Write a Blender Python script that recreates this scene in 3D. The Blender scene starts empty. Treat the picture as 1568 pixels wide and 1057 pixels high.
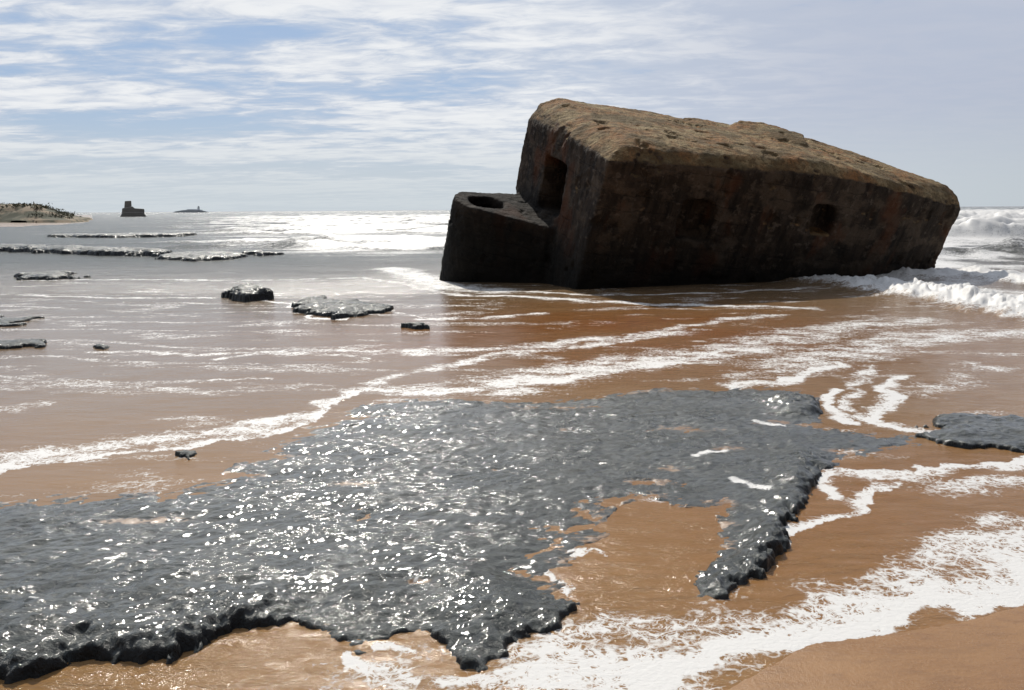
import bpy, bmesh, math, random
import numpy as np
from mathutils import Vector, Matrix
random.seed(4); np.random.seed(4)
sc=bpy.context.scene
sc.view_settings.view_transform='Standard'
sc.view_settings.look='None'
sc.view_settings.exposure=0

# ---------------------------------------------------------------- camera
H=1.7; F=1220.0; W0,H0=1568.0,1057.0
pitch=math.radians(9.65); roll=math.radians(0.38)
fw=np.array([0,math.cos(pitch),-math.sin(pitch)])
r0=np.array([1.0,0,0]); u0=np.array([0,math.sin(pitch),math.cos(pitch)])
R=math.cos(roll)*r0-math.sin(roll)*u0
U=math.sin(roll)*r0+math.cos(roll)*u0
cd=bpy.data.cameras.new('camera'); cam=bpy.data.objects.new('camera',cd)
sc.collection.objects.link(cam); sc.camera=cam
cd.sensor_width=36; cd.lens=36*F/W0; cd.clip_end=30000; cd.clip_start=0.05
M=Matrix(((R[0],U[0],-fw[0],0),(R[1],U[1],-fw[1],0),(R[2],U[2],-fw[2],H),(0,0,0,1)))
cam.matrix_world=M
# survey helpers: bearings measured on the photo -> metres on the ground
def ray(px,py): return fw+(px-W0/2)/F*R+(H0/2-py)/F*U
def G(px,py,z=0.0):
    d=ray(px,py); t=(z-H)/d[2]; return np.array([d[0]*t,d[1]*t,z])
def P(px,py,dist):
    d=ray(px,py); t=dist/d[1]; return np.array([0,0,H])+d*t

# ---------------------------------------------------------------- numpy noise
def _h(ix,iy,s):
    n=(ix.astype(np.int64)*374761393+iy.astype(np.int64)*668265263+s*1274126177)&0xffffffff
    n=((n^(n>>13))*1274126177)&0xffffffff
    return ((n^(n>>16))&0xffff)/65535.0
def gn(x,y,s=0):
    ix=np.floor(x);iy=np.floor(y);fx=x-ix;fy=y-iy
    def g(a,b):
        an=_h(ix+a,iy+b,s)*2*math.pi
        return np.cos(an)*(fx-a)+np.sin(an)*(fy-b)
    ux=fx*fx*fx*(fx*(fx*6-15)+10);uy=fy*fy*fy*(fy*(fy*6-15)+10)
    return ((g(0,0)*(1-ux)+g(1,0)*ux)*(1-uy)+(g(0,1)*(1-ux)+g(1,1)*ux)*uy)*1.4
def fbm(x,y,s=0,o=4,gain=.5):
    a=1;t=0
    for i in range(o):
        t=t+a*gn(x,y,s+i*7);a*=gain;x=x*2.03+1.7;y=y*2.03+3.1
    return t
def sstep(a,b,x):
    t=np.clip((x-a)/(b-a),0,1); return t*t*(3-2*t)
def pdist(X,Y,pts,closed=False,signed=False):
    best=np.full(X.shape,1e9); n=len(pts); sg=np.ones(X.shape)
    for i in range(n if closed else n-1):
        ax,ay=pts[i][:2];bx,by=pts[(i+1)%n][:2]
        dx,dy=bx-ax,by-ay;L=dx*dx+dy*dy+1e-12
        t=np.clip(((X-ax)*dx+(Y-ay)*dy)/L,0,1)
        dd=np.hypot(X-ax-t*dx,Y-ay-t*dy)
        if signed:
            c=dx*(Y-ay)-dy*(X-ax); sg=np.where(dd<best,np.sign(c),sg)
        best=np.minimum(best,dd)
    return (best,sg) if signed else best
def inside(X,Y,pts):
    c=np.zeros(X.shape,bool);n=len(pts)
    for i in range(n):
        x1,y1=pts[i][:2];x2,y2=pts[(i+1)%n][:2]
        if y1==y2: continue
        c^=((y1>Y)!=(y2>Y))&(X<(x2-x1)*(Y-y1)/(y2-y1)+x1)
    return c
def sdf(X,Y,pts):
    d=pdist(X,Y,pts,True); return np.where(inside(X,Y,pts),d,-d)

def grid_mesh(name,X,Y,Z,attrs=None,keep=None,mat=None,smooth=True):
    nr,nc=X.shape
    co=np.stack([X,Y,Z],-1).reshape(-1,3).astype(np.float32)
    idx=np.arange(nr*nc).reshape(nr,nc)
    q=np.stack([idx[:-1,:-1],idx[:-1,1:],idx[1:,1:],idx[1:,:-1]],-1).reshape(-1,4)
    if keep is not None:
        k=keep.reshape(-1); q=q[k[q].any(1)]
        used=np.zeros(nr*nc,bool);used[q.reshape(-1)]=True
        rm=np.cumsum(used)-1; q=rm[q]; co=co[used]
    else: used=slice(None)
    me=bpy.data.meshes.new(name)
    me.vertices.add(len(co)); me.vertices.foreach_set('co',co.reshape(-1))
    me.loops.add(len(q)*4); me.loops.foreach_set('vertex_index',q.reshape(-1).astype(np.int32))
    me.polygons.add(len(q)); me.polygons.foreach_set('loop_start',(np.arange(len(q))*4).astype(np.int32))
    me.polygons.foreach_set('loop_total',np.full(len(q),4,np.int32))
    me.polygons.foreach_set('use_smooth',np.full(len(q),smooth))
    me.update(calc_edges=True)
    for k,v in (attrs or {}).items():
        a=me.attributes.new(k,'FLOAT','POINT'); a.data.foreach_set('value',v.reshape(-1)[used].astype(np.float32))
    ob=bpy.data.objects.new(name,me); sc.collection.objects.link(ob)
    if mat: me.materials.append(mat)
    return ob

# ---------------------------------------------------------------- node helper
class NT:
    def __init__(s,tree): s.t=tree; s.t.nodes.clear()
    def n(s,typ,ins=None,**kw):
        nd=s.t.nodes.new(typ)
        for k,v in kw.items(): setattr(nd,k,v)
        for k,v in (ins or {}).items():
            if isinstance(v,bpy.types.NodeSocket): s.t.links.new(v,nd.inputs[k])
            else: nd.inputs[k].default_value=v
        return nd
    def m(s,op,a,b=0.0,c=0.0,clamp=False):
        return s.n('ShaderNodeMath',{0:a,1:b,2:c},operation=op,use_clamp=clamp).outputs[0]
    def mix(s,f,a,b,bt='MIX'):
        return s.n('ShaderNodeMix',{0:f,6:a,7:b},data_type='RGBA',blend_type=bt).outputs[2]
    def mr(s,v,a,b,c=0.0,d=1.0,smooth=True):
        return s.n('ShaderNodeMapRange',{0:v,1:a,2:b,3:c,4:d},interpolation_type='SMOOTHSTEP' if smooth else 'LINEAR').outputs[0]
    def mp(s,v,scale=(1,1,1),rot=(0,0,0),loc=(0,0,0)):
        return s.n('ShaderNodeMapping',{0:v,1:loc,2:rot,3:scale}).outputs[0]
    def noise(s,v,scale,detail=4,rough=.55,dist=0.0):
        return s.n('ShaderNodeTexNoise',{'Vector':v,'Scale':scale,'Detail':detail,'Roughness':rough,'Distortion':dist}).outputs[0]
    def attr(s,name): return s.n('ShaderNodeAttribute',attribute_name=name).outputs['Fac']
def newmat(name):
    m=bpy.data.materials.new(name); m.use_nodes=True; return m,NT(m.node_tree)
def C(r,g,b): return (r,g,b,1)

# ---------------------------------------------------------------- sky + sun
AZ=math.radians(-13); EL=math.radians(45)
sund=Vector((math.sin(AZ)*math.cos(EL),math.cos(AZ)*math.cos(EL),math.sin(EL)))
w=bpy.data.worlds.new('World'); sc.world=w; w.use_nodes=True
k=NT(w.node_tree)
sky=k.n('ShaderNodeTexSky',sky_type='NISHITA',sun_disc=False,sun_elevation=EL,sun_rotation=AZ,air_density=1.0,dust_density=1.0,ozone_density=1.5)
tc=k.n('ShaderNodeTexCoord').outputs['Generated']
sp=k.n('ShaderNodeSeparateXYZ',{0:tc})
zz=k.m('MAXIMUM',sp.outputs[2],0.0); zd=k.m('ADD',zz,0.075)
pv=k.n('ShaderNodeCombineXYZ',{0:k.m('DIVIDE',sp.outputs[0],zd),1:k.m('DIVIDE',sp.outputs[1],zd)}).outputs[0]
mp1=k.mp(pv,scale=(0.40,1.0,1),rot=(0,0,math.radians(16)),loc=(2.3,.4,0))
big=k.noise(mp1,1.05,5,.55,0.5)
mp2=k.mp(pv,scale=(1.0,1.6,1),rot=(0,0,math.radians(35)))
fine=k.noise(mp2,3.2,8,.62,0.4)
cl=k.m('ADD',k.m('MULTIPLY',big,0.64),k.m('MULTIPLY',fine,0.36))
sunfac=k.n('ShaderNodeVectorMath',{0:tc,1:tuple(sund)},operation='DOT_PRODUCT').outputs['Value']
azr=k.mr(sp.outputs[0],-0.1,0.40,0.03,0.20)      # thicker veil to the right
cov=k.mr(k.m('ADD',cl,azr),0.41,0.55)
back=k.mr(sunfac,-0.3,0.72,0.20,1.0)
ccol=k.mix(k.mr(cl,0.44,0.58),C(5.9,6.5,7.5),C(8.9,9.0,9.1))
ccol=k.mix(k.mr(sp.outputs[0],0.0,0.42),ccol,C(5.2,5.6,6.6))
ccol=k.mix(k.mr(fine,.35,.65,.25,0),ccol,C(4.2,4.9,6.3))
bk3=k.n('ShaderNodeCombineXYZ',{0:back,1:back,2:back}).outputs[0]
ccol=k.mix(1.0,ccol,bk3,'MULTIPLY')
blue=k.mix(1.0,C(2.8,4.1,6.3),bk3,'MULTIPLY')
skc=k.mix(.75,sky.outputs[0],blue)
c1=k.mix(k.m('MULTIPLY',cov,0.94),skc,ccol)
hz=k.mr(sp.outputs[2],0.0,0.13,0.9,0.0)
hcol=k.mix(1.0,C(6.0,6.6,7.0),bk3,'MULTIPLY')
c2=k.mix(hz,c1,hcol)
bg=k.n('ShaderNodeBackground',{0:c2,1:0.1})
k.n('ShaderNodeOutputWorld',{0:bg.outputs[0]})
sl=bpy.data.lights.new('sun','SUN'); sl.energy=3.8; sl.angle=math.radians(0.53); sl.color=(1,.95,.86)
so=bpy.data.objects.new('sun',sl); sc.collection.objects.link(so)
so.rotation_euler=sund.to_track_quat('Z','Y').to_euler(); so.location=(-10,60,60)

# ---------------------------------------------------------------- materials
m_sand,k=newmat('wet_sand')
pos=k.n('ShaderNodeNewGeometry').outputs['Position']
n1=k.noise(k.mp(pos,(1,2.5,1),(0,0,.35)),1.2,5); n2=k.noise(pos,60,3); n3=k.noise(pos,300,2)
n4=k.noise(k.mp(pos,(1,3,1),(0,0,.5)),6,5,.6)
col=k.mix(n1,C(.24,.118,.046),C(.35,.190,.080))
col=k.mix(k.mr(n4,.45,.7,0,.35),col,C(.16,.078,.034))
col=k.mix(k.mr(n3,.58,.70,0,.6),col,C(.10,.055,.03))
col=k.mix(k.mr(n3,.30,.40,.4,0),col,C(.42,.30,.18))
far=k.mr(k.n('ShaderNodeSeparateXYZ',{0:pos}).outputs[1],60,150)
col=k.mix(far,col,C(.30,.22,.15))
bmp=k.n('ShaderNodeBump',{'Strength':.5,'Distance':.006,'Height':k.m('ADD',k.m('ADD',n2,k.m('MULTIPLY',n3,.6)),k.m('MULTIPLY',n4,1.5))})
bs=k.n('ShaderNodeBsdfPrincipled',{'Base Color':col,'Roughness':k.mr(n1,.3,.7,.15,.42),'Normal':bmp.outputs[0],'IOR':1.38})
k.n('ShaderNodeOutputMaterial',{0:bs.outputs[0]})

def foam_mask(k,pos,f):
    wrp=k.n('ShaderNodeTexNoise',{'Vector':pos,'Scale':6.0,'Detail':4.0}).outputs['Color']
    pw=k.n('ShaderNodeVectorMath',{0:pos,1:k.n('ShaderNodeVectorMath',{0:wrp,3:0.28},operation='SCALE').outputs[0]},operation='ADD').outputs[0]
    def lace(sc_,wd):
        d=k.n('ShaderNodeTexVoronoi',{'Vector':k.mp(pw,(1,1.3,1)),'Scale':sc_},feature='DISTANCE_TO_EDGE').outputs[0]
        return k.mr(d,0.0,wd,1.0,0.0)
    l1=lace(9.0,.22); l2=lace(34.0,.28)
    nz=k.noise(k.mp(pos,(1,1.5,1)),26,8,.74); nb=k.noise(k.mp(pos,(1,2.2,1)),3.2,7,.72)
    nzc=k.mr(nz,.32,.68,smooth=False); nbc=k.mr(nb,.30,.70,smooth=False)
    p=k.m('ADD',k.m('MULTIPLY',k.m('MAXIMUM',l1,k.m('MULTIPLY',l2,.80)),.36),k.m('ADD',k.m('MULTIPLY',nzc,.28),k.m('MULTIPLY',nbc,.36)))
    th=k.m('SUBTRACT',1.0,k.m('MULTIPLY',f,.98))
    return k.mr(k.m('SUBTRACT',p,th),-0.12,0.20), nz
def foam_bsdf(k,nz):
    b=k.n('ShaderNodeBump',{'Strength':.6,'Distance':.015,'Height':nz})
    return k.n('ShaderNodeBsdfPrincipled',{'Base Color':C(.72,.70,.67),'Roughness':.5,'Normal':b.outputs[0]}).outputs[0]

m_sea,k=newmat('sea_water')
pos=k.n('ShaderNodeNewGeometry').outputs['Position']
foam=k.attr('foam'); tint=k.attr('tint'); brown=k.attr('brown'); rip=k.attr('ripple'); grey=k.attr('grey')
nA=k.noise(k.mp(pos,(.5,1.4,1),(0,0,.1)),1.3,5)
sandc=k.mix(nA,C(.21,.112,.040),C(.335,.19,.078))
sandc=k.mix(grey,sandc,C(.22,.148,.088))
sandc=k.mix(brown,sandc,C(.23,.085,.018))
col=k.mix(tint,sandc,C(.085,.095,.085))
b1=k.noise(k.mp(pos,(.6,1.6,1),(0,0,.25)),7.0,6,.66,.4)
b2=k.noise(k.mp(pos,(.5,1.3,1),(0,0,-.1)),1.3,7,.7,.3)
hgt=k.m('ADD',k.m('MULTIPLY',b1,k.m('MULTIPLY',rip,.030)),k.m('MULTIPLY',b2,k.m('MULTIPLY',k.m('POWER',tint,2.0),.9)))
mask,nz=foam_mask(k,pos,foam)
bmp=k.n('ShaderNodeBump',{'Strength':1.0,'Distance':1.0,'Height':hgt})
wb=k.n('ShaderNodeBsdfPrincipled',{'Base Color':col,'Roughness':k.mr(tint,0,1,.11,.27),'IOR':k.mr(k.m('MAXIMUM',k.m('MULTIPLY',grey,.3),tint),0,.4,1.37,1.5),'Normal':bmp.outputs[0]}).outputs[0]
ms=k.n('ShaderNodeMixShader',{0:mask,1:wb,2:foam_bsdf(k,nz)})
k.n('ShaderNodeOutputMaterial',{0:ms.outputs[0]})

def rock_mat(name,coat,pmin,pmax):
    m,k=newmat(name)
    geo=k.n('ShaderNodeNewGeometry'); pos=geo.outputs['Position']
    foam=k.attr('foam'); sandy=k.attr('sandy')
    n1=k.noise(pos,1.7,6,.6); n2=k.noise(k.mp(pos,(1,1.9,1),(0,0,.6)),17,9,.68); n3=k.noise(pos,90,4,.65)
    v=k.n('ShaderNodeTexVoronoi',{'Vector':k.mp(pos,(1,2.1,1),(0,0,.55)),'Scale':10.0,'Randomness':1.0},feature='F1').outputs[0]
    col=k.mix(n1,C(.026,.031,.027),C(.070,.077,.066))
    col=k.mix(k.mr(n2,.52,.70,0,.55),col,C(.12,.13,.11))
    col=k.mix(k.mr(n2,.36,.46,.8,0),col,C(.008,.010,.009))
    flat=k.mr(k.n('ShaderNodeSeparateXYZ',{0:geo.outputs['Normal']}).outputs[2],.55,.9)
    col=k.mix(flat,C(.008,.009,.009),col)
    sm=k.m('MULTIPLY',flat,k.mr(k.m('ADD',sandy,k.m('MULTIPLY',k.m('SUBTRACT',n2,.5),1.3)),.40,.62))
    col=k.mix(sm,col,C(.25,.145,.070))
    hh=k.m('ADD',k.m('ADD',k.m('MULTIPLY',n2,1.1),k.m('MULTIPLY',v,.7)),k.m('MULTIPLY',n3,.12))
    bmp=k.n('ShaderNodeBump',{'Strength':k.mr(sm,0,1,.9,.25),'Distance':.028,'Height':hh})
    pool=k.mr(k.noise(k.mp(pos,(1,1.6,1),(0,0,.4)),2.2,5,.65),.42,.60,pmin,pmax)
    lum=k.noise(k.mp(pos,(1,1.8,1),(0,0,.6)),9,5,.6)
    cb=k.n('ShaderNodeBump',{'Strength':pool,'Distance':.024,'Height':k.m('ADD',k.m('MULTIPLY',lum,1.3),k.m('MULTIPLY',v,.6))})
    rb=k.n('ShaderNodeBsdfPrincipled',{'Base Color':col,'Roughness':k.mr(n1,.35,.65,.24,.40),'IOR':1.42,'Normal':bmp.outputs[0],'Coat Weight':k.mr(flat,0,1,.1,coat),'Coat Roughness':.08,'Coat IOR':1.40,'Coat Normal':cb.outputs[0]}).outputs[0]
    mask,nz=foam_mask(k,pos,foam)
    ms=k.n('ShaderNodeMixShader',{0:mask,1:rb,2:foam_bsdf(k,nz)})
    k.n('ShaderNodeOutputMaterial',{0:ms.outputs[0]})
    return m
m_rock=rock_mat('wet_rock',.78,.05,.85)
m_rock2=rock_mat('wet_dark_rock',.12,.2,.6)

# ---------------------------------------------------------------- beach boundary (world metres)
shore=[G(*p)[:2] for p in [(1900,860),(1568,925),(1480,950),(1350,972),(1240,985),(1150,1035),(1100,1062),(1020,1120),(900,1200)]]
shore_poly=list(shore)+[np.array([0.2,-40.]),np.array([60.,-40.]),np.array([60.,shore[0][1]+6])]

# ---------------------------------------------------------------- sea water sheet
ang=np.radians(np.concatenate([np.linspace(-80,-42,60,endpoint=False),np.linspace(-42,42,1000),np.linspace(42,80,61)[1:]]))
rr=np.concatenate([np.geomspace(1.6,260,950),np.geomspace(275,12000,60)])
A,RR=np.meshgrid(ang,rr)
X=RR*np.sin(A); Y=RR*np.cos(A)
def strokes(X,Y,lst,warp=0.12,seed=3):
    wx=X+warp*fbm(X*1.3,Y*1.3,seed,6,.58); wy=Y+warp*fbm(X*1.3,Y*1.3,seed+50,6,.58)
    f=np.zeros(X.shape)
    for it in lst:
        pts,wf,I=it[0],it[1],it[2]; wn=it[3] if len(it)>3 else wf
        pw=[G(*p)[:2] for p in pts]
        if pw[0][0]>pw[-1][0]: pw=pw[::-1]
        pa=np.array(pw); mg=3*max(wf,wn); a=pa.min(0)-mg; b=pa.max(0)+mg
        ii=np.nonzero((wx>a[0])&(wx<b[0])&(wy>a[1])&(wy<b[1]))
        if len(ii[0])==0: continue
        d,s=pdist(wx[ii],wy[ii],pw,signed=True); ww=np.where(s>0,wf,wn)
        f[ii]=np.maximum(f[ii],I*np.exp(-(d/ww)**2))
    return f
# (bearing polyline, far-side width m, strength, near-side width m)
S=[
 ([(1700,780),(1568,840),(1490,875),(1400,908),(1310,932),(1220,952),(1160,985),(1090,1015),(1000,1038),(900,1054),(820,1064)],.26,.62),
 ([(1700,845),(1568,900),(1480,930),(1350,957),(1240,972),(1150,1015),(1085,1048),(1000,1075)],.20,1.0,.05),
 ([(1568,790),(1480,830),(1400,865),(1380,900)],.20,.58),
 ([(1400,890),(1250,930),(1130,950),(1000,975),(900,990),(800,1010)],.18,.55),
 ([(1650,700),(1568,703),(1480,711),(1400,720),(1330,727),(1262,722)],.03,.78,.16),
 ([(1650,730),(1500,742),(1420,745)],.16,.48),
 ([(1262,722),(1250,760)],.08,.85),
 ([(1400,742),(1300,775),(1215,802),(1190,840),(1170,880)],.12,.76,.025),
 ([(1262,600),(1272,632),(1300,650)],.08,.88),
 ([(1380,575),(1350,595),(1356,620),(1330,645),(1380,655),(1450,662)],.10,.76),
 ([(1330,560),(1300,600),(1310,640)],.10,.55),
 ([(1500,560),(1450,590),(1400,600)],.25,.45),
 ([(1120,590),(1180,585),(1240,570),(1290,560)],.12,.68),
 ([(615,601),(690,601),(760,592),(840,588),(900,577),(980,565),(1080,545),(1160,535)],.36,.68,.03),
 ([(760,592),(800,580),(860,574),(930,560),(1000,550),(1060,545)],.6,.55),
 ([(560,600),(600,580),(680,560),(780,540),(900,530),(1000,515)],.18,.50),
 ([(560,540),(700,537),(820,530),(900,520),(1040,510)],.26,.54),
 ([(150,540),(300,543),(450,540),(560,538)],.12,.56),
 ([(330,550),(420,540),(520,545),(560,548)],.12,.45),
 ([(1000,510),(1100,490),(1200,483)],.2,.52),
 ([(1100,540),(1200,520),(1300,500),(1400,490)],.7,.49),
 ([(1200,560),(1300,540),(1420,515),(1568,510)],.7,.51),
 ([(650,490),(750,487),(830,480)],.2,.54),
 ([(690,452),(800,454),(900,461),(1000,466),(1100,468),(1250,472)],.25,.6),
 ([(800,446),(900,452),(1000,452),(1100,448),(1230,442)],.16,.6),
 ([(-60,728),(0,720),(100,707),(200,692),(300,684),(380,673),(440,658),(480,638),(520,620),(560,600),(600,597)],.22,.70,.022),
 ([(-60,700),(0,705),(100,690),(200,675),(300,668),(380,655),(440,640)],.30,.5),
 ([(300,668),(400,640),(440,632)],.10,.58),
 ([(320,582),(380,582),(430,580)],.04,.6),
 ([(60,590),(160,590),(300,600)],.2,.40),
 ([(20,452),(130,455),(200,456),(330,456)],.13,.55),
 ([(400,460),(440,464),(480,486),(540,490)],.08,.85),
 ([(560,472),(640,485),(700,490)],.12,.5),
 ([(40,430),(200,428),(380,430),(560,425),(640,440),(690,450)],.2,.5),
 ([(600,412),(640,424),(690,440),(760,446)],.8,.60),
 ([(545,1000),(560,1022),(620,1020),(660,1040)],.05,.92),
 ([(600,985),(640,985)],.03,.85),
 ([(885,905),(880,880),(862,860)],.03,.75),
 ([(890,850),(940,850)],.025,.65),
 ([(700,1050),(780,1045),(860,1050)],.06,.68),
]
foam=strokes(X,Y,S,.16)
foam=foam*(1+.36*fbm(X*2.2,Y*3.5,88,4))
spk=sstep(.1,.8,fbm(X*.7,Y*1.8,91,4)+.25)
foam=np.maximum(foam,.37*spk*sstep(3,5,Y)*(Y<20))
dl=np.sin((Y+.15*X+.5*fbm(X*.25,Y*.3,95,3))*2*math.pi/1.15+1.5*fbm(X*.1,Y*.5,99,2))
foam=np.maximum(foam,(.37+.14*fbm(X*.6,Y*2,96,3))*sstep(.7,1,dl)*sstep(6,8,Y)*(1-sstep(16,20,Y))*(1-sstep(-1,2,X)))
# bubbles drifting behind the near wash
wash=pdist(X,Y,[G(*p)[:2] for p in [(1568,860),(1310,930),(1160,980),(900,1050),(600,1050)]])
foam=np.maximum(foam,(.36+.2*fbm(X*3,Y*4,98,3))*np.exp(-(wash/.45)**2))
bk=[G(*p)[:2] for p in [(1215,430),(1290,436),(1400,452),(1500,468),(1600,486),(1800,520)]]
dxb=pdist(X+.25*fbm(X,Y,5),Y+.35*fbm(X*.7,Y*.7,6),bk)
amp=np.clip((X-6.0)/2.5,0,1)
Z=np.zeros(X.shape)
brk=amp*np.exp(-(dxb/.85)**2)
Z+=brk*(.27+.17*fbm(X*2.2,Y*2.2,8,5,.62))
foam=np.maximum(foam,np.clip(brk*1.5,0,.93)*(1+.25*fbm(X*3,Y*3,9)))
bk2=[G(*p)[:2] for p in [(1255,416),(1340,420),(1420,424),(1480,420),(1600,436),(1800,450)]]
d2=pdist(X+.25*fbm(X,Y,15),Y+.5*fbm(X*.7,Y*.7,16),bk2)
brk2=np.clip((X-7.5)/2,0,1)*np.exp(-(d2/.6)**2)
Z+=brk2*(.16+.09*fbm(X*2,Y*2,18,5,.6)); foam=np.maximum(foam,np.clip(brk2*1.2,0,.8))
rt=sstep(6,9,X)*sstep(12,15,Y)*(1-sstep(60,90,Y))
foam=np.maximum(foam,rt*(.46+.45*fbm(X*.5,Y*.5,33,4)))
# offshore swell lines
sw=Y+6.6*fbm(X*.03,Y*.06,41,3)+.10*X
ph=np.sin(sw*2*math.pi/11.0+1.2*fbm(X*.05,Y*.05,44,3))
offs=sstep(20,38,Y)
rat=X/np.maximum(Y,1)
left=sstep(-.50,-.22,rat)
right=sstep(.25,.5,rat)
am=offs*(.05+.23*left+.50*right)*np.clip(1.1-Y/500,0.3,1)
crest=np.clip(ph,0,1)**3
Z+=am*crest*(1.0+.7*fbm(X*.35,Y*.5,47,4))
surf_glare=sstep(.2,1.0,crest+.8*fbm(X*.10,Y*.22,52,5))*offs*(.28+.50*left+.22*right)
surf_glare=np.maximum(surf_glare,offs*(.18+.28*left+.36*left*fbm(X*.15,Y*.5,57,5)+.15*right))  # surf foam, raised on the left to paint in sun glare as well
surf_glare=np.maximum(surf_glare,offs*.8*right*sstep(-.4,.5,fbm(X*.12,Y*.2,59,5)))
foam=np.maximum(foam,surf_glare*(1-.5*sstep(160,500,Y)))
Z+=.006*fbm(X*1.4,Y*2.4,60,3)*sstep(3,6,Y)
tint=np.clip(sstep(8,34,Y+.2*np.clip(X,0,30)-.5*np.clip(X,-6,0)-1.5+1.2*fbm(X*.2,Y*.3,66)),0,1)
tint=np.maximum(tint,.35*sstep(6,10,X)*sstep(11,14,Y))
bc=G(890,520)[:2]
brown=.88*np.exp(-(((X-bc[0]-.6)/4.0)**2+((Y-bc[1]-.8)/3.2)**2))
tint=tint*(1-.9*np.clip(brown*1.2,0,1))
brown=np.maximum(brown,.4*np.exp(-(((X-2.5)/2.5)**2+((Y-4.3)/2.0)**2)))
brown=np.clip(brown*(1+.4*fbm(X*.5,Y*1.2,70)),0,1)
grey=sstep(4.5,9.0,Y)*(.45+.35*(1-sstep(-2,1,X)))*(1-brown)
ripple=np.clip(.24+.6*sstep(-1,3,X)+.7*np.exp(-(Y-2.8)**2),0,1)
sd=sdf(X,Y,shore_poly)
Z=np.where(sd>-.01,-.035*sstep(-.01,.3,sd),Z)
leftland=[np.array(p) for p in [(-400,100),(-62,100),(-70,130),(-85,160),(-120,230),(-220,420),(-290,560),(-900,560),(-900,100)]]
sdl=sdf(X,Y,leftland)
Z=np.where(sdl>-1,Z*.2,Z)
foam=np.clip(foam,0,1.0)*(1-sstep(-.01,.03,sd))*(1-.9*sstep(-6,0,sdl))
grid_mesh('sea_water',X,Y,Z,dict(foam=foam,tint=tint,brown=brown,ripple=ripple,grey=grey),mat=m_sea)

# ---------------------------------------------------------------- sand sheet
ang=np.radians(np.linspace(-180,180,721)); rr=np.concatenate([[0.01],np.geomspace(.3,600,420),np.geomspace(700,12500,20)])
A,RR=np.meshgrid(ang,rr); X=RR*np.sin(A);Y=RR*np.cos(A)
sd=sdf(X,Y,shore_poly); sdl=sdf(X,Y,leftland)
Z=np.where(sd>0,.045*np.minimum(sd,30)**.9+.004*fbm(X*1.2,Y*1.2,80)*sstep(0,.3,sd),sd*.25)
Z=np.maximum(Z,-.25)
Z=np.maximum(Z,np.where(sdl>-8,np.clip(.012+sdl*.012,-.2,.6)+.02*fbm(X*.1,Y*.2,81),-1))
Z=np.where((RR>3000),-.25,Z)
grid_mesh('sand_beach',X,Y,Z,mat=m_sand)

# ---------------------------------------------------------------- rocks
def smin_poly(pix): return [G(*p)[:2] for p in pix]
slab=smin_poly([(-420,790),(-100,775),(60,757),(200,749),(310,738),(350,716),(440,666),(500,636),(560,618),(620,606),(700,604),(800,609),(900,606),(1000,594),(1100,591),(1200,592),(1252,600),(1262,622),(1270,648),(1330,660),(1400,664),(1440,672),(1445,692),(1370,714),(1262,718),(1250,762),(1218,800),(1192,850),(1150,900),(1100,925),(1045,917),(1078,870),(1100,830),(1085,782),(1000,767),(950,777),(930,820),(892,850),(868,880),(890,930),(862,960),(800,980),(762,1012),(722,1038),(690,1014),(650,970),(606,980),(545,1006),(500,984),(440,962),(370,965),(315,987),(270,1018),(200,1012),(110,1012),(60,1034),(0,1048),(-150,1058),(-500,1085)])
x0,x1=-6.5,3.9; y0,y1=2.2,8.3
nx=int((x1-x0)/.011); ny=int((y1-y0)/.011)
X,Y=np.meshgrid(np.linspace(x0,x1,nx),np.linspace(y0,y1,ny))
wx=X+.06*fbm(X*3.5,Y*3.5,101,6,.62)+.010*fbm(X*22,Y*22,103,3,.6);wy=Y+.06*fbm(X*3.5,Y*3.5,102,6,.62)+.010*fbm(X*22,Y*22,104,3,.6)
sd=sdf(wx,wy,slab)
near=1-sstep(2.9,4.1,Y-.12*X)
bay=G(960,830)[:2]
dbay=np.hypot((X-bay[0])/.8,(Y-bay[1])/.9)
lowfront=sstep(-.3,.5,fbm(X*1.1+5,Y*.3,160,2)+.15)
xl=G(440,960)[0]; xm=G(650,960)[0]
leftdrop=1-sstep(xl-.15,xl+.15,X); middrop=sstep(xm-.05,xm+.1,X)
base=.021+.068*near*sstep(.6,1.3,dbay+.6*(Y<3.25))*(.25+.35*lowfront+.5*leftdrop+.25*middrop)
cornerp=G(1240,625)[:2]; base+=.08*np.exp(-(((X-cornerp[0]+.12)/.25)**2+((Y-cornerp[1])/.35)**2))
ridge=[G(*p)[:2] for p in [(1235,705),(1222,770),(1190,830),(1150,880),(1110,900)]]
base+=.050*np.exp(-(pdist(X,Y,ridge)/.18)**2)
hgh=np.clip((base-.022)/.055,0,1)
ew=.60-.48*hgh
low=fbm(X*.9,Y*1.3,110,3)
rx=X*.83+Y*.55; ry=-X*.55+Y*.83
lump=fbm(rx*5,ry*9,111,4,.5); rid=1-np.abs(fbm(rx*3.2,ry*7,115,4,.5))*1.6
chip=fbm(rx*13,ry*22,120,3,.55)
Z=-.05+(base+.05)*sstep(-.012,.035,sd)*(.66+.34*sstep(0,1,sd/ew))
act=sstep(-.03,.05,sd)
Z+=act*(.010*low+.006*lump+.007*(rid-.6)+.004*chip)
st=fbm(X*1.6,Y*2.6,125,5,.6)*3; fs_=np.floor(st)+sstep(.7,1.0,st-np.floor(st)); Z+=act*(.2+.8*hgh)*.011*fs_
Z+=hgh*.030*(1-sstep(.0,.14,sd))*act*fbm(X*8,Y*8,131,6,.66)
Z=np.where(sd<-.04,-.08,Z)
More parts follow.
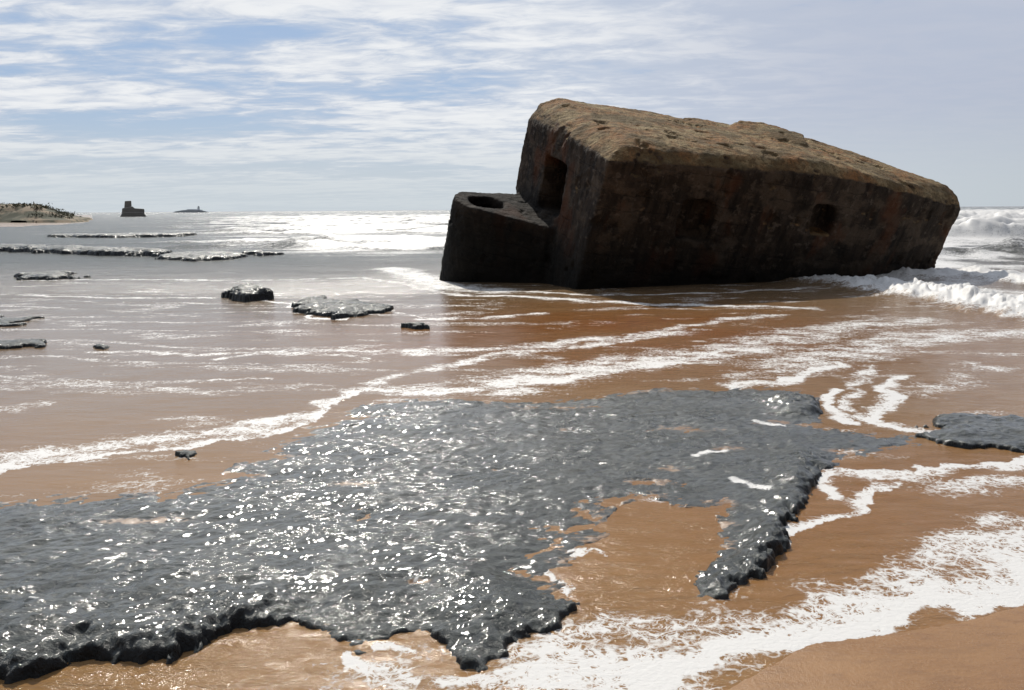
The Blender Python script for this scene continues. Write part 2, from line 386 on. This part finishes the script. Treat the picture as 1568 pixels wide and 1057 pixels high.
sp_=[((640,895),.10,.05),((1050,660),.35,.13),((1140,690),.3,.10),((1020,720),.2,.1),((540,745),.25,.1),((840,625),.7,.12),((220,800),.4,.08),((350,730),.4,.12),((870,660),.12,.06),((1180,650),.25,.1),((1290,690),.2,.08),((760,720),.15,.05),((560,640),.3,.12),((1000,740),.25,.1),((430,700),.3,.1),((790,880),.12,.05)]
sandy=np.zeros(X.shape)
for (q,a,b) in sp_:
    c=G(*q)[:2]; e=np.exp(-(((X-c[0])/a)**2+((Y-c[1])/b)**2)); sandy=np.maximum(sandy,.56*e)
    Z-=.010*e*act
sandy=np.maximum(sandy,.50*(1-sstep(0,.4,sd))*(1-hgh))
sandy*=1+.6*fbm(X*5,Y*8,140,4)
fr=[([(1130,738),(1168,752)],.05,.8),([(1060,700),(1110,692)],.04,.75),([(1155,650),(1200,655)],.04,.75),([(1200,612),(1235,615)],.05,.75),([(375,915),(400,910)],.018,.75),([(860,660),(885,664)],.03,.65),([(695,622),(715,622)],.04,.65),([(245,870),(252,878)],.012,.7),([(60,935),(72,940)],.012,.7),([(620,900),(650,880),(620,880)],.012,.5)]
foam=strokes(X,Y,fr,.05,9)*(1+.3*fbm(X*6,Y*9,150,3))
grid_mesh('rock_shelf',X,Y,Z,dict(foam=foam,sandy=sandy),keep=(sd>-.07),mat=m_rock)

def rock(pix,h,res=None,ew=.15,seed=1,name='beach_rock',rough=1.0,mat=None):
    poly=smin_poly(pix); pa=np.array(poly)
    a=pa.min(0)-.3;b=pa.max(0)+.3
    res=res or max(.012,pa[:,1].mean()*.0013)
    nx=min(900,int((b[0]-a[0])/res)+2);ny=min(700,int((b[1]-a[1])/res)+2)
    X,Y=np.meshgrid(np.linspace(a[0],b[0],nx),np.linspace(a[1],b[1],ny))
    wa=ew*.8; wx=X+wa*fbm(X/ew*.5,Y/ew*.5,seed,5,.6); wy=Y+wa*fbm(X/ew*.5,Y/ew*.5,seed+9,5,.6)
    sd=sdf(wx,wy,poly)
    t=np.clip(sd/(max(sd.max(),.05)*.75),0,1)
    pr=np.sqrt(t*(2-t))
    Z=-.06+(h*(.25+.8*pr)+.06)*sstep(-.1*ew,.08*ew,sd)*(1+rough*.30*fbm(X/ew*.35,Y/ew*.45,seed+20,5,.55))
    Z+=np.where(sd>0,.09*h*pr*fbm(X/ew*2.0,Y/ew*2.6,seed+31,5,.6),0)
    return grid_mesh(name,X,Y,Z,dict(foam=0*X,sandy=0*X),keep=sd>-.15*ew,mat=mat or m_rock2)
rock([(1412,664),(1425,648),(1470,636),(1540,641),(1640,646),(1750,652),(1750,692),(1568,693),(1520,692),(1450,682)],.050,ew=.16,seed=5,rough=.9,mat=m_rock)
rock([(345,456),(372,449),(404,452),(412,459),(372,464)],.20,ew=.22,seed=11,rough=.7)
rock([(450,474),(475,461),(530,464),(592,474),(580,481),(520,488),(470,484)],.11,ew=.30,seed=17,rough=.8)
rock([(622,502),(636,499),(652,501),(647,505),(630,505)],.08,ew=.12,seed=13,rough=.6)
rock([(28,427),(45,419),(90,420),(120,427),(80,431)],.10,ew=.4,seed=14,rough=.8)
rock([(-60,528),(0,522),(40,524),(80,524),(60,533),(0,536),(-60,540)],.06,ew=.3,seed=15,rough=.9)
rock([(-80,494),(-20,485),(50,488),(20,500),(-60,502)],.05,ew=.3,seed=16)
rock([(140,533),(155,529),(175,532),(160,536)],.02,ew=.1,seed=17)
rock([(378,390),(385,387),(412,388),(425,390),(400,393)],.13,ew=.6,seed=18)
rock([(-150,386),(0,381),(80,382),(180,386),(260,390),(250,393),(150,392),(60,387),(0,386),(-150,390)],.26,ew=.7,seed=19,name='rock_reef',rough=.5)
rock([(240,397),(270,391),(330,389),(357,391),(355,398),(310,400)],.17,ew=.6,seed=20,name='rock_reef',rough=.6)
rock([(75,363),(110,361),(180,362),(250,360),(285,361),(270,363),(150,364.5)],.24,ew=1.2,seed=21,name='rock_reef',rough=.6)
rock([(265,697),(285,692),(305,696),(290,703)],.015,ew=.08,seed=22)

# ---------------------------------------------------------------- bunker
m_con,k=newmat('weathered_concrete')
tco=k.n('ShaderNodeTexCoord').outputs['Object']
sx=k.n('ShaderNodeSeparateXYZ',{0:tco}); 
nor=k.n('ShaderNodeNewGeometry').outputs['Normal']
nrm=Vector((.219,-.288,1)).normalized()
up=k.n('ShaderNodeVectorMath',{0:nor,1:tuple(nrm)},operation='DOT_PRODUCT').outputs['Value']
nb=k.noise(tco,.9,6,.6); nm=k.noise(tco,5,6,.65); nf=k.noise(tco,38,5,.7)
streak=k.noise(k.mp(tco,(3.2,3.2,.7)),1.5,6,.65)
patch=k.noise(k.mp(tco,(1,1,1.5),loc=(3,1,7)),1.4,5,.6)
wall=k.mix(k.mr(streak,.3,.7),C(.018,.014,.011),C(.076,.055,.040))
wall=k.mix(k.mr(patch,.49,.61,0,.6),wall,C(.15,.112,.080))
wall=k.mix(k.mr(nm,.55,.66,0,.55),wall,C(.20,.16,.125))
wall=k.mix(k.mr(nf,.54,.66,0,.65),wall,C(.009,.007,.006))
rust=k.mr(k.noise(k.mp(tco,(1,1,.6)),1.1,4),.54,.68,0,.55)
wall=k.mix(rust,wall,C(.15,.052,.020))
hgtz=sx.outputs[2]
base_dark=k.mr(k.m('ADD',hgtz,k.m('MULTIPLY',nb,1.4)),0.9,2.6,.9,0)  # wall darkens towards the base, with an uneven upper edge
wall=k.mix(base_dark,wall,C(.008,.008,.007))
rb2=k.noise(k.mp(tco,(1,1,1),loc=(5,2,1)),1.5,7,.68)
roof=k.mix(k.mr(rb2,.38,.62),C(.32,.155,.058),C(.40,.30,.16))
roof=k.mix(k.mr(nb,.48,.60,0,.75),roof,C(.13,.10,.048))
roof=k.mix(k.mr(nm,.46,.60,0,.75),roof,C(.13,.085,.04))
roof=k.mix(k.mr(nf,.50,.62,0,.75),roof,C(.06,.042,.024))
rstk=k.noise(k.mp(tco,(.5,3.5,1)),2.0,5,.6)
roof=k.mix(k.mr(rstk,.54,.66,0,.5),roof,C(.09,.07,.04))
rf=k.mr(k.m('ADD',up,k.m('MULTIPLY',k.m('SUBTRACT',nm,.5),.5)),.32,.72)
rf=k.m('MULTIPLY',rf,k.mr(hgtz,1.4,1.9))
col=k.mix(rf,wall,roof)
wz=k.m('ADD',hgtz,k.m('ADD',k.m('MULTIPLY',nb,.25),k.m('MULTIPLY',nm,.05)))
br=k.n('ShaderNodeTexBrick',{'Vector':k.n('ShaderNodeCombineXYZ',{0:k.m('ADD',k.m('ADD',sx.outputs[0],k.m('MULTIPLY',sx.outputs[1],.9)),k.m('MULTIPLY',nm,.10)),1:wz}).outputs[0],'Scale':1.0,'Mortar Size':.02,'Mortar Smooth':1.0,'Brick Width':1.15,'Row Height':.33,'Bias':0.0,'Color1':C(1,1,1),'Color2':C(.55,.55,.55),'Mortar':C(.15,.15,.15)})
brf=br.outputs['Color']
inv=k.m('SUBTRACT',1.0,rf)
worn=k.mr(k.noise(tco,1.3,4),.40,.58)
bf=k.m('MULTIPLY',inv,worn)
col=k.mix(k.m('MULTIPLY',bf,.5),col,brf,'MULTIPLY')
hh=k.m('ADD',k.m('ADD',k.m('MULTIPLY',nm,.09),k.m('MULTIPLY',nf,.03)),k.m('MULTIPLY',k.m('MULTIPLY',k.n('ShaderNodeRGBToBW',{0:brf}).outputs[0],bf),.025))
bmp=k.n('ShaderNodeBump',{'Strength':1.0,'Distance':1.0,'Height':hh})
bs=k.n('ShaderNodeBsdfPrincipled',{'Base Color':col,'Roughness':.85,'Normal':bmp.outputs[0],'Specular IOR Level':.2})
k.n('ShaderNodeOutputMaterial',{0:bs.outputs[0]})

n3=np.array(nrm)
def drop(p,z=-.7):
    t=(p[2]-z)/n3[2]; return p-n3*t
def hull(pts,name):
    bm=bmesh.new()
    for p in pts: bm.verts.new(p)
    r=bmesh.ops.convex_hull(bm,input=bm.verts)
    junk=[e for e in set(r['geom_interior']+r['geom_unused']) if isinstance(e,bmesh.types.BMVert) and e.is_valid]
    if junk: bmesh.ops.delete(bm,geom=junk,context='VERTS')
    bmesh.ops.recalc_face_normals(bm,faces=bm.faces)
    me=bpy.data.meshes.new(name); bm.to_mesh(me); bm.free()
    ob=bpy.data.objects.new(name,me); sc.collection.objects.link(ob); return ob
mid=[P(932,246,16.3),P(1262,268,17.95),P(1387,294,18.9),P(1472,322,20.3)]
rof=[P(966,214,16.95),P(1252,241,18.4),P(1372,271,19.3),P(1453,285,20.5)]
r4=P(1300,232,22.8);r5=P(1222,209,22.6);r7=P(854,149,20.6)
r6=P(1000,173,21.2)
back=[r4+[.35,.3,-.35],r5+[.1,.45,-.4],r7+[-.05,.45,-.35]]
m7=P(810,182,20.3)
allp=mid+rof+[r4,r5,r6,r7,m7]+back
allp+=[drop(p) for p in mid+[m7]+back]
for a,b in zip(mid,rof):
    allp.append((a+b)/2+n3*.06+np.array([0,-.05,0]))
allp.append((m7+r7)/2+np.array([-.1,0,.10])); allp.append(P(868,202,18.4)+np.array([0,0,.02]))
body=hull(allp,'body')
kn=[P(1108,196,21.4),P(1132,184,21.6),P(1165,186,21.6),P(1230,206,21.5),P(1236,221,20.2),P(1118,211,20.0)]
knob=hull(kn+[p-n3*.8 for p in kn],'knob')
c0=P(745,309,19.2)
def onp(px,py):
    d=ray(px,py);o=np.array([0,0,H]);t=np.dot(c0-o,n3)/np.dot(d,n3);return o+d*t
uu=np.array([1,0,-.219]);uu/=np.linalg.norm(uu); vv=np.cross(n3,uu)
cc=onp(745,309)
op=[cc+.78*(math.cos(t)*uu+math.sin(t)*vv) for t in np.linspace(0,2*math.pi,32,endpoint=False)]
op+=[onp(*p) for p in [(785,334),(858,353),(935,362),(935,320),(800,297)]]
emp=hull(op+[drop(p) for p in op],'emp')
def prism(quad,direction,a,b,name):
    bm=bmesh.new(); d=np.array(direction)
    v1=[bm.verts.new(q-d*a) for q in quad]; v2=[bm.verts.new(q+d*b) for q in quad]
    n=len(quad)
    bm.faces.new(v1);bm.faces.new(v2[::-1])
    for i in range(n): bm.faces.new((v1[i],v2[i],v2[(i+1)%n],v1[(i+1)%n]))
    bmesh.ops.recalc_face_normals(bm,faces=bm.faces)
    me=bpy.data.meshes.new(name);bm.to_mesh(me);bm.free()
    ob=bpy.data.objects.new(name,me);sc.collection.objects.link(ob);return ob
cutters=[]
circ=[cc+.44*math.cos(t)*uu+.44*math.sin(t)*vv for t in np.linspace(0,2*math.pi,24,endpoint=False)]
cut_emp=prism(circ,n3,.9,.5,'pit')
def plane_from(a,b):
    e=(b-a)/np.linalg.norm(b-a); nn=np.cross(e,n3); nn/=np.linalg.norm(nn); return a,nn
def hit(px,py,pl):
    o=np.array([0,0,H]);d=ray(px,py);t=np.dot(pl[0]-o,pl[1])/np.dot(d,pl[1]);return o+d*t
pf=plane_from(mid[0],mid[1]); pf2=plane_from(mid[1],mid[2]); pl=plane_from(mid[0],m7)
door=[hit(*p,pl) for p in [(836,238),(869,253),(855,333),(823,318)]]
dl=pl[1] if pl[1][0]>0 else -pl[1]
cutters.append(prism(door,dl,.4,.8,'c1'))
dfn=pf[1] if pf[1][1]>0 else -pf[1]
cutters.append(prism([hit(*p,pf) for p in [(1048,308),(1070,306),(1096,313),(1092,345),(1078,374),(1056,368),(1034,368),(1038,335)]],dfn,.4,.38,'c2'))
cutters.append(prism([hit(*p,pf2) for p in [(1247,314),(1266,313),(1285,321),(1276,345),(1272,362),(1240,358)]],dfn,.6,.42,'c3'))
def apply_all(ob):
    dg=bpy.context.evaluated_depsgraph_get(); me=bpy.data.meshes.new_from_object(ob.evaluated_get(dg)); ob.modifiers.clear(); ob.data=me
def boo(ob,c,op='DIFFERENCE'):
    md=ob.modifiers.new('b','BOOLEAN');md.object=c;md.operation=op;md.solver='EXACT'
    apply_all(ob); bpy.data.objects.remove(c)
boo(emp,cut_emp)
boo(body,knob,'UNION'); boo(body,emp,'UNION')
for c in cutters: boo(body,c)
md=body.modifiers.new('r','REMESH');md.mode='VOXEL';md.voxel_size=.035;md.use_smooth_shade=True
md=body.modifiers.new('s','SMOOTH');md.factor=.5;md.iterations=16
apply_all(body)
me=body.data; nV=len(me.vertices)
co=np.empty(nV*3,np.float32);me.vertices.foreach_get('co',co);co=co.reshape(-1,3).astype(float)
no=np.empty(nV*3,np.float32);me.vertices.foreach_get('normal',no);no=no.reshape(-1,3)
def f3(c,s,sd,o=4): return (fbm(c[:,0]*s,c[:,2]*s,sd,o)+fbm(c[:,1]*s,c[:,2]*s+9,sd+3,o)+fbm(c[:,0]*s+4,c[:,1]*s,sd+5,o))/1.8
dsp=.045*f3(co,.7,201)+.016*f3(co,3.0,205)+.012*f3(co,9,209,4)
ch=f3(co,1.7,230,5); dsp-=.055*sstep(.42,.70,ch)      # spalled patches
co=co+no*dsp[:,None]
u=np.array([.95,.31,0]);u-=n3*np.dot(u,n3);u/=np.linalg.norm(u);v=np.cross(n3,u)
org=drop(mid[0],0.0)
MW=Matrix([[u[i],v[i],n3[i],org[i]] for i in range(3)]+[[0,0,0,1]])
Rm=np.stack([u,v,n3],1); loc=(co-org)@Rm
me.vertices.foreach_set('co',loc.reshape(-1).astype(np.float32)); me.update()
body.matrix_world=MW
me.materials.clear(); me.materials.append(m_con); me.shade_smooth()
body.name='concrete_bunker'; me.name='concrete_bunker'

# ---------------------------------------------------------------- far left dunes
m_dune,k=newmat('dune_sand')
pos=k.n('ShaderNodeNewGeometry').outputs['Position']
n1=k.noise(k.mp(pos,(1,1,2)),.25,6,.65)
col=k.mix(k.mr(n1,.42,.54),C(.26,.20,.135),C(.08,.08,.05))
bs=k.n('ShaderNodeBsdfPrincipled',{'Base Color':col,'Roughness':.9})
k.n('ShaderNodeOutputMaterial',{0:bs.outputs[0]})
def dprof(x,y): return sstep(-.525,-.60,x/y+.012*fbm(x*.1,y*.1,301))*sstep(132,142,y+3*fbm(x*.08,y*.08,302))*(1-sstep(215,240,y))
def dz(x,y): return dprof(x,y)*(2.4+.9*fbm(x*.07,y*.07,303,4)+.5*fbm(x*.3,y*.3,305,4))+.4
X,Y=np.meshgrid(np.linspace(-260,-66,480),np.linspace(132,240,150))
grid_mesh('sand_dunes',X,Y,np.where(dprof(X,Y)<.01,-.3,dz(X,Y)),mat=m_dune)
m_sh,k=newmat('dune_foliage')
oi=k.n('ShaderNodeNewGeometry').outputs['Position']
n1=k.noise(oi,1.5,3)
bs=k.n('ShaderNodeBsdfPrincipled',{'Base Color':k.mix(n1,C(.06,.065,.035),C(.14,.13,.075)),'Roughness':.8})
k.n('ShaderNodeOutputMaterial',{0:bs.outputs[0]})
vs=[];fs=[]
rng=np.random.RandomState(5)
N=420
cy=rng.uniform(135,190,N); cx=-cy*rng.uniform(.55,.95,N); cz=dz(cx,cy)
for i in range(N):
    rad=rng.uniform(.5,1.9)
    for j in range(70):
        p=rng.normal(0,.45,3)*[rad*1.3,rad*1.3,rad*.32]; p[2]=abs(p[2])
        c=np.array([cx[i],cy[i],cz[i]-.15])+p
        a=rng.normal(0,.16,(3,3)); b=len(vs)
        vs+= [tuple(c+a[0]),tuple(c+a[1]),tuple(c+a[2])]; fs.append((b,b+1,b+2))
me=bpy.data.meshes.new('dune_shrubs');me.from_pydata(vs,[],fs);me.materials.append(m_sh)
sc.collection.objects.link(bpy.data.objects.new('dune_shrubs',me))

# ---------------------------------------------------------------- distant ruin and fortress island
m_far,k=newmat('distant_stone')
pos=k.n('ShaderNodeNewGeometry').outputs['Position']
bs=k.n('ShaderNodeBsdfPrincipled',{'Base Color':k.mix(k.noise(pos,.6,5),C(.19,.18,.165),C(.32,.30,.275)),'Roughness':.9})
k.n('ShaderNodeOutputMaterial',{0:bs.outputs[0]})
m_isl,k=newmat('hazy_island_stone')
pos=k.n('ShaderNodeNewGeometry').outputs['Position']
bs=k.n('ShaderNodeBsdfPrincipled',{'Base Color':k.mix(k.noise(pos,.05,5),C(.60,.64,.68),C(.70,.72,.74)),'Roughness':.95})  # distance haze is put into this pale bluish base colour
k.n('ShaderNodeOutputMaterial',{0:bs.outputs[0]})
def outline_block(name,pix,dist,depth,mat,bev=.3):
    bm=bmesh.new()
    fr=[P(x,y,dist) for x,y in pix]
    a=[bm.verts.new(q) for q in fr]; b=[bm.verts.new(q+np.array([q[0]/dist*depth,depth,0])) for q in fr]
    n=len(a); bm.faces.new(a);bm.faces.new(b[::-1])
    for i in range(n): bm.faces.new((a[i],b[i],b[(i+1)%n],a[(i+1)%n]))
    bmesh.ops.recalc_face_normals(bm,faces=bm.faces)
    me=bpy.data.meshes.new(name);bm.to_mesh(me);bm.free();me.materials.append(mat)
    ob=bpy.data.objects.new(name,me);sc.collection.objects.link(ob)
    if bev:
        md=ob.modifiers.new('bev','BEVEL');md.width=bev;md.segments=2
    return ob
ruin=bpy.data.objects.new('ruined_watch_bunker',None);sc.collection.objects.link(ruin)
a=outline_block('main_block',[(186,333),(187,319),(203,316),(206,319),(221,320),(222,333)],300,7,m_far)
b=outline_block('tower',[(190,322),(191,308),(201,307.5),(202,322)],301.5,3.5,m_far,.2)
c=outline_block('buttress',[(183,333.5),(188,325),(219,325),(226,333.5)],299,9,m_far,.2)
for o in (a,b,c): o.parent=ruin
isl=bpy.data.objects.new('fortress_island',None);sc.collection.objects.link(isl)
a=outline_block('islet',[(262,328),(268,324),(280,322),(292,321.5),(312,323),(330,328)],1500,60,m_isl,0)
b=outline_block('fort_wall',[(285,324),(286,320.5),(300,320.5),(310,321.5),(311,324)],1510,30,m_isl,0)
c=outline_block('lighthouse_tower',[(302,322),(302.5,316.5),(304,315.5),(305.5,316.5),(306,322)],1505,6,m_isl,0)
for o in (a,b,c): o.parent=isl
